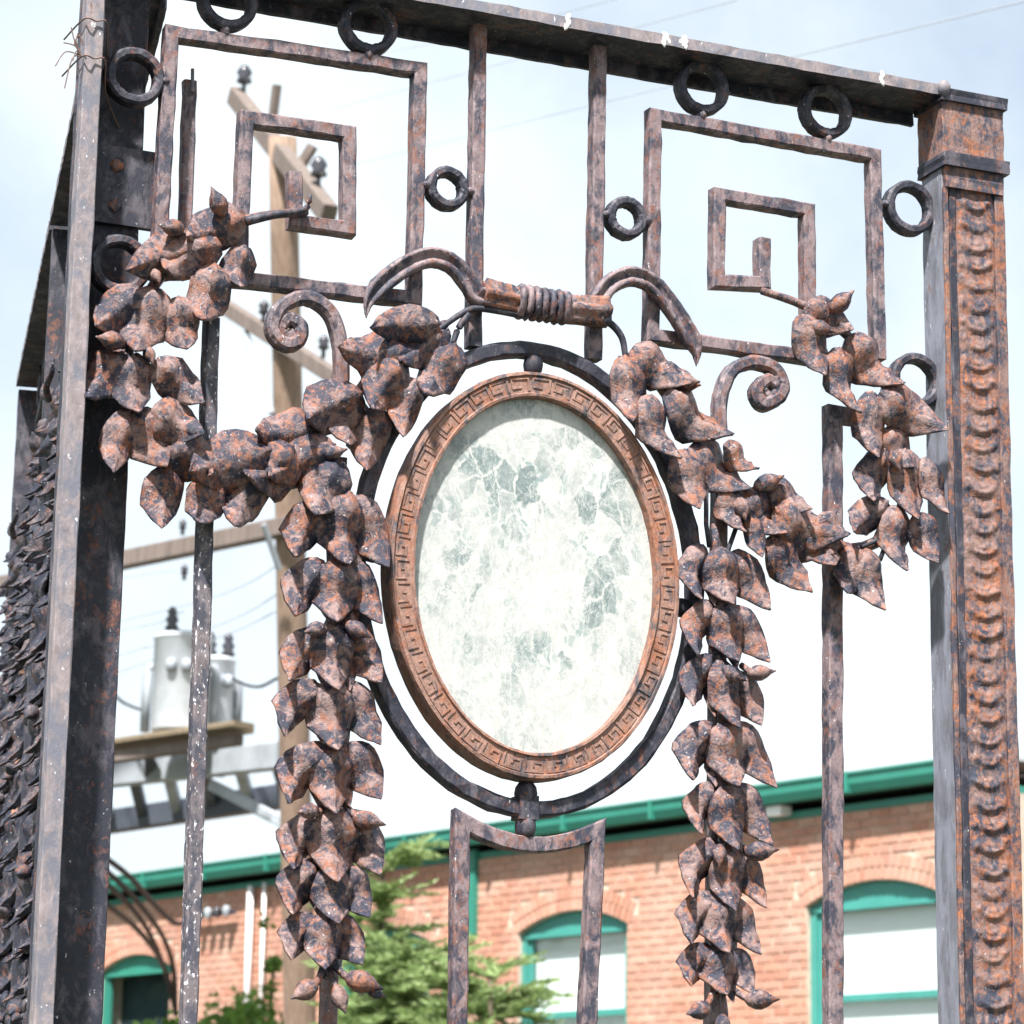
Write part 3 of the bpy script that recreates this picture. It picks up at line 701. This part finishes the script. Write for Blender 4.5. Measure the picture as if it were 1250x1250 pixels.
def brick_mesh(wd):
    mb = MB(); c = .004; h = .065
    x0, x1, z0, z1 = 0, wd, 0, h
    mb.v = [(c,0,c),(wd-c,0,c),(wd-c,0,h-c),(c,0,h-c),(0,c,0),(wd,c,0),(wd,c,h),(0,c,h),(0,.014,0),(wd,.014,0),(wd,.014,h),(0,.014,h)]
    mb.f = [(0,1,2,3),(4,5,1,0),(5,6,2,1),(6,7,3,2),(7,4,0,3),(8,9,5,4),(9,10,6,5),(10,11,7,6),(11,8,4,7)]
    return mb
vis = []
rest = []
for b in keep:
    px, py, dz = px_of((b[0]+b[1])/2, b[2]+.03)
    hidden = not (760 < px < 1140 or 655 < px < 700 or 590 < px < 705) or py > 1262 or b[1]-b[0] < .05
    (rest if hidden else vis).append((dz, b))
vis.sort(key=lambda q: q[0]); rest += vis[255:]; vis = vis[:255]
cache = {}
for dz, (a, b, z) in vis:
    kx = round(b-a, 2)
    if kx not in cache: cache[kx] = brick_mesh(kx).mesh('brick', M['brick'])
    o = data_obj('brick', cache[kx], wo); o.location = (a, random.uniform(-.002, .003), z+random.uniform(-.002, .002))
mb = MB()
for dz, (a, b, z) in rest:
    bb = brick_mesh(b-a); q = len(mb.v); yy = random.uniform(-.002, .003)
    mb.v += [(v[0]+a, v[1]+yy, v[2]+z) for v in bb.v]; mb.f += [tuple(q+i for i in f) for f in bb.f]
o = mb.build('brickwork', M['brick'], wo); o['kind'] = 'stuff'
# arch bricks: two rings of headers on end
def arch_brick(w_, h):
    mb = MB(); c = .003
    mb.v = [(-w_/2+c,0,c),(w_/2-c,0,c),(w_/2-c,0,h-c),(-w_/2+c,0,h-c),(-w_/2,c,0),(w_/2,c,0),(w_/2,c,h),(-w_/2,c,h),(-w_/2,.014,0),(w_/2,.014,0),(w_/2,.014,h),(-w_/2,.014,h)]
    mb.f = [(0,1,2,3),(4,5,1,0),(5,6,2,1),(6,7,3,2),(7,4,0,3),(8,9,5,4),(9,10,6,5),(10,11,7,6),(11,8,4,7)]; return mb
ab = arch_brick(.064, .100).mesh('arch_brick', M['brick'])
for wi, wn in enumerate(WIN):
    _, zcen, rad, cx = arch_z(0, wn); half = math.asin((wn[1]-wn[0])/2/rad)+.018
    for rg in range(2):
        rr = rad+.004+rg*.110; n = int(2*half*rr/.074); grp = []
        for i in range(n):
            t = -half+2*half*(i+.5)/n; Mx = Matrix.Translation((cx+rr*math.sin(t), random.uniform(-.004, .001), zcen+rr*math.cos(t))) @ Matrix.Rotation(t, 4, 'Y')
            if wi < 2:
                o = data_obj('arch_brick', ab, wo); o.matrix_local = Mx
            else: grp.append(Mx)
        if grp:
            mb = MB(); src = arch_brick(.064, .100)
            for Mx in grp:
                q = len(mb.v); mb.v += [tuple(Mx@Vector(v)) for v in src.v]; mb.f += [tuple(q+i for i in f) for f in src.f]
            o = mb.build('arch_brickwork', M['brick'], wo); o['kind'] = 'stuff'
# windows
for wi, wn in enumerate(WIN):
    cx = (wn[0]+wn[1])/2; hw = (wn[1]-wn[0])/2; mat = M['green_lit'] if wi < 2 else M['green']  # first two windows take the sunlit copy of the green
    wd = empty('window', (cx, .07, SILL)); wd.parent = bld
    H = SPR-SILL
    head = MB(); n = 14; zt = H-.012
    pts = [(-hw+2*hw*i/n, arch_z(cx-hw+2*hw*i/n, wn)[0]-SILL-.004) for i in range(n+1)]
    for yy in (0, .05):
        head.v += [(x, yy, z) for x, z in pts]+[(hw, yy, zt), (-hw, yy, zt)]
    m_ = n+3; head.f = [tuple(reversed(range(m_))), tuple(m_+i for i in range(m_))]+[(i, (i+1) % m_, m_+(i+1) % m_, m_+i) for i in range(m_)]
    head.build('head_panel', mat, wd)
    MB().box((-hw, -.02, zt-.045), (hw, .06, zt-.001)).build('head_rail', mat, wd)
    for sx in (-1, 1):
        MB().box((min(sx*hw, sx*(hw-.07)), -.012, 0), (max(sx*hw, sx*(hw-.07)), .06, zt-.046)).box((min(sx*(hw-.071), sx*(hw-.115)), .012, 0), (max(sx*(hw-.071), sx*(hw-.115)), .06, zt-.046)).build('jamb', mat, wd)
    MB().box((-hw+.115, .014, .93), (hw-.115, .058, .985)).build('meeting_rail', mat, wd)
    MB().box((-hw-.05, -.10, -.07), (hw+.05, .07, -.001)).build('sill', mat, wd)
    MB().box((-hw+.112, .040, .002), (hw-.112, .046, .928)).build('pane', M['glass'], wd)
    MB().box((-hw+.112, .030, .987), (hw-.112, .036, zt-.047)).build('pane', M['glass'], wd)
    if wi < 2: MB().box((-hw+.10, .085, .0), (hw-.10, .095, zt-.02)).build('blind', M['blind'], wd)
    else: MB().box((-hw+.02, .24, .0), (hw-.02, .25, zt+.1)).build('room_shade_sheet', M['room_shade'], wd)  # flat near-black sheet, painted as the shade inside the room
# eaves
MB().box((X0, -.005, ZW+.002), (X1, .30, ZW+.06)).build('frieze_board', M['green'], bld)
MB().box((X0, -.12, ZW+.135), (X1, .33, ZW+.15)).build('soffit', M['soffit'], bld)
gt = MB(); gsec = [(-.12, 4.855), (-.19, 4.862), (-.22, 4.93), (-.225, 5.005), (-.24, 5.01), (-.24, 5.03), (-.21, 5.03), (-.12, 5.02)]
for x in (X0, X1):
    for y, z in gsec: gt.v.append((x, y, z))
k = len(gsec); gt.f = [(i, (i+1) % k, k+(i+1) % k, k+i) for i in range(k)]+[tuple(reversed(range(k))), tuple(k+i for i in range(k))]
gu = gt.build('gutter', M['green'], bld)
for i in range(15):
    xg = X1-.35-i*1.22
    MB().box((xg, -.2455, 4.858), (xg+.035, -.13, 5.033)).build('gutter_strap', M['green'], gu)
rf = MB(); rf.v = [(X0,-.14,5.034),(X1,-.14,5.034),(X1,7.1,5.10),(X0,7.1,5.10),(X0,-.115,5.0),(X1,-.115,5.0),(X1,7.1,5.05),(X0,7.1,5.05)]
rf.f = [(0,1,2,3),(7,6,5,4),(4,5,1,0),(5,6,2,1),(6,7,3,2),(7,4,0,3)]; rf.build('roof', M['roof'], bld)
def wl(px, py):
    q = ray(px, py); ca, sa = math.cos(BROT), math.sin(BROT); nv = Vector((-sa, ca, 0)); t = (P0-CAM).dot(nv)/q.dot(nv); Q = CAM+q*t-P0
    return Q.x*ca+Q.y*sa, Q.z
def pipe(name, px, py, py2, mat, r_=.045):
    x, z1 = wl(px, py); _, z0 = wl(px, py2)
    MB().tube([(x, -.06, z0), (x, -.06, z1)], r_, 10).build(name, M[mat], bld, True)
pipe('downpipe', 312, 1082, 1290, 'white', .036); pipe('downpipe', 329, 1078, 1290, 'white', .022)
x, z1 = wl(580, 1038); _, z0 = wl(580, 1141)
MB().box((x-.06, -.05, z0), (x+.06, .0, z1)).build('shutter_board', M['green'], bld)
x, z = wl(958, 990); MB().box((x-.09, -.14, z-.05), (x+.09, -.007, z+.03)).build('eaves_light', M['white'], bld)
x, z = wl(868, 1209)
MB().box((x-.015, -.02, z-.015), (x+.015, .01, z+.015)).build('bolt', M['steel'], bld)
xr, zr = wl(268, 1117)
rk = MB().box((xr-.42, -.10, zr-.02), (xr+.42, -.06, zr+.02)).build('insulator_rack', M['steel'], bld)
for i in range(5):
    MB().lathe([(.02,-.06),(.05,-.045),(.035,-.01),(.055,.02),(.02,.06)], 10, Matrix.Translation((xr-.36+i*.18, -.15, zr+.01))).build('insulator', M['porc' if i % 2 else 'galv'], rk, True)

# service cables dropping to the rack
def curve_thing(name, pts, r_, mat, label, cat, group=None, k=7):
    P = catmull(pts, k); o0 = P[0]; o = MB().tube([p-o0 for p in P], r_, 6).build(name, M[mat], None, True); o.location = o0
    return tag(o, label, cat, group)
cb = [([(60,1010,26),(140,1072,27.5),(182,1118,28.5),(202,1150,29.2),(212,1185,29.8),(214,1235,30)]),
      ([(60,1020,26.3),(137,1085,27.6),(170,1120,28.6),(190,1155,29.4),(205,1195,30),(213,1208,30.2)]),
      ([(60,1050,26.1),(133,1106,27.4),(165,1132,28.4),(190,1162,29.2),(203,1190,29.8),(215,1240,30)]),
      ([(60,1000,26.4),(150,1063,27.6),(185,1100,28.7),(214,1127,29.6),(232,1122,30.2)])]
for c in cb: curve_thing('service_cable', [at(*p) for p in c], .028, 'wire', 'black service cable drooping in front of the brick wall', 'cable', 'service cables by the brick wall')

# ================================================================ UTILITY POLE
DP = 25.0
foot = at(372, 1480, DP); foot.z = 0
upole = empty('utility_pole', foot); tag(upole, 'weathered wooden utility pole with crossarms behind the garland', 'utility pole')
def rel(p): return Vector(p)-foot
tp = at(345, 168, DP); k_ = (tp-at(366, 1240, DP)); base_ = at(366,1240,DP)-k_*(at(366,1240,DP).z/k_.z)
MB().tube([rel(base_+(tp-base_)*t) for t in [i/12 for i in range(13)]], .132, 14, lambda u_: 1.12-.18*u_).build('shaft', M['pole'], upole, True)
def beam(name, a, b, w_, h, mat, parent, org):
    a, b = Vector(a), Vector(b)
    return MB().sweep([a-org, b-org], rect(h, w_, .01), up=((b-a).cross(Vector((0,0,1)))).normalized()).build(name, M[mat], parent)
dF = .22
beam('crossarm', at(287,117,26.3), at(402,262,23.6), .13, .17, 'arm', upole, foot)
beam('crossarm', at(262,366,26.0), at(412,462,24.0), .11, .13, 'arm', upole, foot)
beam('crossarm', at(-60,727,27.4), at(372,638,24.7), .12, .16, 'arm', upole, foot)
beam('crossarm', at(328,185,25.2), at(338,104,25.2), .07, .09, 'arm', upole, foot)
beam('crossarm', at(338,250,25.2), at(382,178,25.2), .07, .09, 'arm', upole, foot)
for a, b in (((300,405,25.4),(332,505,24.75)),((322,640,24.6),(341,695,24.7)),((395,470,24.4),(352,560,24.7))):
    MB().tube([at(*a)-foot, at(*b)-foot], .028, 6).build('brace', M['galv'], upole)
def insul(px, py, d, s=1):
    p = at(px, py, d)-foot
    MB().tube([p-Vector((0,0,.12*s)), p], .02, 6).lathe([(.03,-.02),(.075,.0),(.05,.05),(.075,.09),(.04,.15),(.01,.17)], 10, Matrix.Translation(p) @ Matrix.Scale(s, 4)).build('insulator', M['porc'], upole, True)
for q in ((298,100,26.2),(389,214,24.0),(322,382,25.2,.7),(395,425,24.3,.7),(223,645,26.0,.5),(225,700,26.0,.5)): insul(*q)
# ---- transformer platform
pf = empty('transformer_platform', at(230, 1475, 26.5)); pf.location.z = 0; fo = pf.location.copy(); tag(pf, 'grey steel transformer platform with plank deck carried beside the utility pole', 'platform')
def pb(name, a, b, w_, h, mat='galv'): return beam(name, at(*a), at(*b), w_, h, mat, pf, fo)
pb('girder', (-60,967,28.8), (345,922,25.4), .14, .24)
pb('girder', (-60,1032,29.6), (345,972,26.2), .14, .22, 'steel')
for i in range(9):
    t = .18+i*.10; a = Vector((-60,1000,0)).lerp(Vector((345,947,0)), t)
    p = at(-60,967,28.8).lerp(at(345,922,25.4), t); q = at(-60,1032,29.6).lerp(at(345,972,26.2), t+.03)
    beam('joist', p, q, .10, .10, 'galv' if i % 2 else 'steel', pf, fo)
for i, (ya, yb) in enumerate(((915,884),(921,889))):
    pb('deck_plank', (-40,934+i*6,27.6+i*.25), (298,885+i*5,25.0+i*.25), .24, .055, 'plank')
pb('bearer', (-40,950,27.4), (292,903,25.1), .10, .10, 'arm')
pb('strut', (258,958,25.9), (350,1006,25.3), .07, .10)
for x_ in (183, 268): pb('post', (x_,905,26.3), (x_,945,26.6), .10, .08, 'steel')
for x_, d_ in ((352,25.5), (-40,28.9)):
    q = at(x_,940,d_); beam('leg', q, Vector((q.x, q.y, 0)), .15, .15, 'galv', pf, fo)
# ---- transformers
def transformer(px, py, d, rad, hgt, label):
    b = at(px, py, d); e = empty('transformer', b); tag(e, label, 'transformer')
    MB().lathe([(rad*.96,0),(rad,.02),(rad,hgt*.93),(rad*1.04,hgt*.94),(rad*1.04,hgt*.965),(rad*.85,hgt),(.02,hgt*1.02)], 28).build('tank', M['tank'], e, True)
    for an in (-2.6, -.55):
        p = Vector((rad*.6*math.cos(an), rad*.6*math.sin(an), hgt))
        MB().lathe([(.04,0),(.07,.03),(.04,.07),(.065,.11),(.035,.15),(.05,.18),(.02,.23)], 10, Matrix.Translation(p)).build('bushing', M['porc'], e, True)
    for k2 in range(3):
        an = -1.2-k2*.5
        MB().lathe([(.02,-.05),(.05,-.03),(.05,.05),(.02,.07)], 8, Matrix.Translation((rad*1.08*math.cos(an), rad*1.08*math.sin(an), hgt*.62))).build('terminal', M['galv'], e, True)
    for sx in (-1, 1):
        a_ = Vector((sx*rad*1.05*.92, -sx*rad*1.05*.38, 0))
        MB().tube([a_*1.16, a_*1.16+Vector((0,0,hgt*.60)), a_*1.08+Vector((0,0,hgt*.66)), a_*.95+Vector((0,0,hgt*.66))], .045, 8).build('radiator_tube', M['galv'], e, True)
    return e
transformer(219, 894, 25.9, .26, .90, 'pale grey cylindrical transformer standing on the plank deck')
transformer(262, 889, 26.5, .17, .66, 'small grey transformer with side tubes beside the larger one')
transformer(-6, 930, 27.6, .22, .60, 'grey transformer partly hidden behind the turned-back iron panel')

# overhead wires
WL = 'thin overhead power line running up from the utility pole'
for lb, (a, m_, b) in zip(('thin power line rising from the insulator on the topmost crossarm end', 'thin power line rising from the insulator below the pole top', 'thin power line rising from the tip of the utility pole'), (((298,97,26.2),(560,46,20),(900,-40,13)), ((389,212,24),(700,134,17),(1300,-10,10)), ((345,150,25),(610,78,18.5),(900,0,13)))):
    curve_thing('power_line', [at(*a), at(*m_), at(*b)], .0025, 'thin', lb, 'power line', 'power lines above the pole', 12)
WL2 = 'thin slack line strung between the pole and the far left'
for a, m_, b in (((340,690,25),(240,735,27),(-40,800,32)),((340,725,25),(240,772,27),(-40,850,32)),((340,745,25),(240,788,27),(-40,880,32)),((223,700,26),(180,700,28),(-40,740,33)),((225,745,26),(170,765,28),(-40,790,33))):
    curve_thing('power_line', [at(*a), at(*m_), at(*b)], .0055, 'thin', WL2, 'power line', 'slack lines left of the pole', 10)
curve_thing('jumper_cable', [at(284,828,26.2), at(300,836,25.9), at(318,838,25.6), at(338,828,25.2)], .014, 'wire', 'short dark jumper cable from the small transformer to the pole', 'cable')
curve_thing('jumper_cable', [at(180,868,26), at(160,862,26.4), at(140,848,26.8), at(110,800,27.5)], .014, 'wire', 'short dark jumper cable leaving the pale cylindrical transformer', 'cable')

# ================================================================ PLANTS
def frond(mb, p, d, ln, nn, nl, rnd):
    d = d.normalized(); side = d.cross(Vector((0,0,1)));
    if side.length < .1: side = Vector((1,0,0))
    side.normalize(); upv = side.cross(d)
    for i in range(nn):
        t = (i+rnd.random())/nn; q = p+d*(ln*t)+Vector((0,0,-.10*ln*t*t))
        for s_ in (-1, 1):
            an = rnd.uniform(-.5, .9); v = (d*.65+side*(s_*.75*math.cos(an))+upv*(.55*math.sin(an))).normalized()*nl*rnd.uniform(.7,1.15)*(1-.35*t)
            wv = v.cross(Vector((rnd.uniform(-1,1), rnd.uniform(-1,1), rnd.uniform(-1,1)))).normalized()*nl*.13
            n = len(mb.v); mb.v += [tuple(q-wv), tuple(q+wv), tuple(q+v)]; mb.f.append((n, n+1, n+2))
def conifer(px, py_top, d, width, label, seed, per=7):
    rnd = random.Random(seed); tp_ = at(px, py_top, d); e = empty('evergreen_tree', (tp_.x, tp_.y, 0)); tag(e, label, 'tree'); H = tp_.z
    MB().tube([(0,0,0),(0,0,H*.5),(rnd.uniform(-.05,.05),0,H)], .09, 8, lambda u_: 1-.85*u_).build('trunk', M['bark'], e, True)
    mb = MB(); tw = MB(); z = H
    while z > H-2.6:
        t = (H-z); rad = min(width, .30+t*.75)*rnd.uniform(.8, 1.15)
        for k in range(per):
            an = rnd.uniform(0, 6.283); dv = Vector((math.cos(an), math.sin(an), rnd.uniform(.15, .75)-.25*min(t,1)))
            p = Vector((0,0,z-rnd.uniform(0,.15))); ln = rad*rnd.uniform(.6, 1.15)
            frond(mb, p, dv, ln, int(16+ln*24), .105, rnd)
            dvn = dv.normalized(); tw.tube([p, p+dvn*ln*.5+Vector((0,0,-.025*ln)), p+dvn*ln+Vector((0,0,-.1*ln))], .006, 4, lambda u_: 1-.7*u_)
            for j in range(int(ln*10)+2):                       # side sprays
                u_ = rnd.uniform(.25, 1); q = p+dvn*(ln*u_)+Vector((0,0,-.10*ln*u_*u_)); a2 = an+rnd.choice((-1,1))*rnd.uniform(.5,1.0)
                frond(mb, q, Vector((math.cos(a2), math.sin(a2), rnd.uniform(-.05,.55))), rnd.uniform(.18,.40), 17, .095, rnd)
        z -= .105
    cr = mb.build('crown', M['needle'], e); tw.build('branch', M['bark'], e)
    return e
conifer(508, 1166, 19.0, .56, 'bushy evergreen tree growing below the medallion in front of the brick wall', 3, 7)
conifer(466, 1048, 20.5, .30, 'taller sparse evergreen tree between the garland and the brick wall', 5, 3)
conifer(602, 1192, 18.0, .30, 'low evergreen tree beside the white-blinded arched window', 8, 6)
def broadleaf(name, px, py, d, rx, rz, n, ls, mat, label, seed, cat='shrub', loc=None):
    rnd = random.Random(seed); c = Vector(loc) if loc else at(px, py, d); e = empty(name, (c.x, c.y, 0)); tag(e, label, cat)
    mb = MB(); st = MB(); cl = []
    for i in range(int(n/26)):
        a = rnd.uniform(0, 6.283); u_ = rnd.uniform(-1, 1); r_ = rnd.uniform(.35, 1)**.6; s_ = math.sqrt(1-u_*u_)
        q = Vector((rx*r_*s_*math.cos(a), rx*r_*s_*math.sin(a), c.z+rz*r_*u_)); cl.append(q)
        st.tube([Vector((rnd.uniform(-.1,.1), rnd.uniform(-.1,.1), 0)) if c.z < 6 else Vector((0,0,c.z-rz*.8)), Vector((q.x*.35, q.y*.35, q.z*.6)), q], .022, 5, lambda v_: 1-.8*v_)
        for j in range(26):
            p = q+Vector((rnd.gauss(0,1), rnd.gauss(0,1), rnd.gauss(0,1)))*rx*.17
            v = Vector((rnd.gauss(0,1), rnd.gauss(0,1), rnd.gauss(-.2,.7))).normalized()*ls*rnd.uniform(.6,1.2); wv = v.cross(Vector((rnd.gauss(0,1), rnd.gauss(0,1), rnd.gauss(0,1)))).normalized()*ls*.32
            k = len(mb.v); mb.v += [tuple(p), tuple(p+v*.5+wv), tuple(p+v), tuple(p+v*.5-wv)]; mb.f.append((k, k+1, k+2, k+3))
    if c.z >= 6: st.tube([(0,0,0),(0,0,c.z)], .16, 8, lambda v_: 1-.7*v_)
    st.build('trunk', M['bark'], e); mb.build('crown', M[mat], e)
broadleaf('leafy_shrub', 292, 1268, 27.0, .48, .36, 1500, .10, 'fol', 'bright green leafy shrub at the foot of the white downpipe', 11)
broadleaf('leafy_shrub', 200, 1268, 27.2, .26, .20, 420, .10, 'fol', 'small bright green shrub below the dark arched window', 12)
broadleaf('leafy_shrub', 425, 1262, 22.0, .22, .30, 420, .085, 'fol2', 'pale yellow-green shrub at the lower end of the left garland', 14)
broadleaf('leafy_shrub', 328, 1150, 27.5, .14, .50, 150, .09, 'fol', 'thin straggly sapling climbing beside the pole and downpipes', 15)
broadleaf('broadleaf_tree', 1290, 1100, 34.0, .75, 1.5, 2600, .14, 'fol2', 'yellow-green tree beyond the husk-decorated corner post', 16, 'tree')
broadleaf('broadleaf_tree', 0, 0, 0, 3.3, 3.2, 12000, .36, 'fol', 'large leafy tree standing opposite the brick wall, mirrored in its dark window', 21, 'tree', (-2.2, 37.4, 6.0))
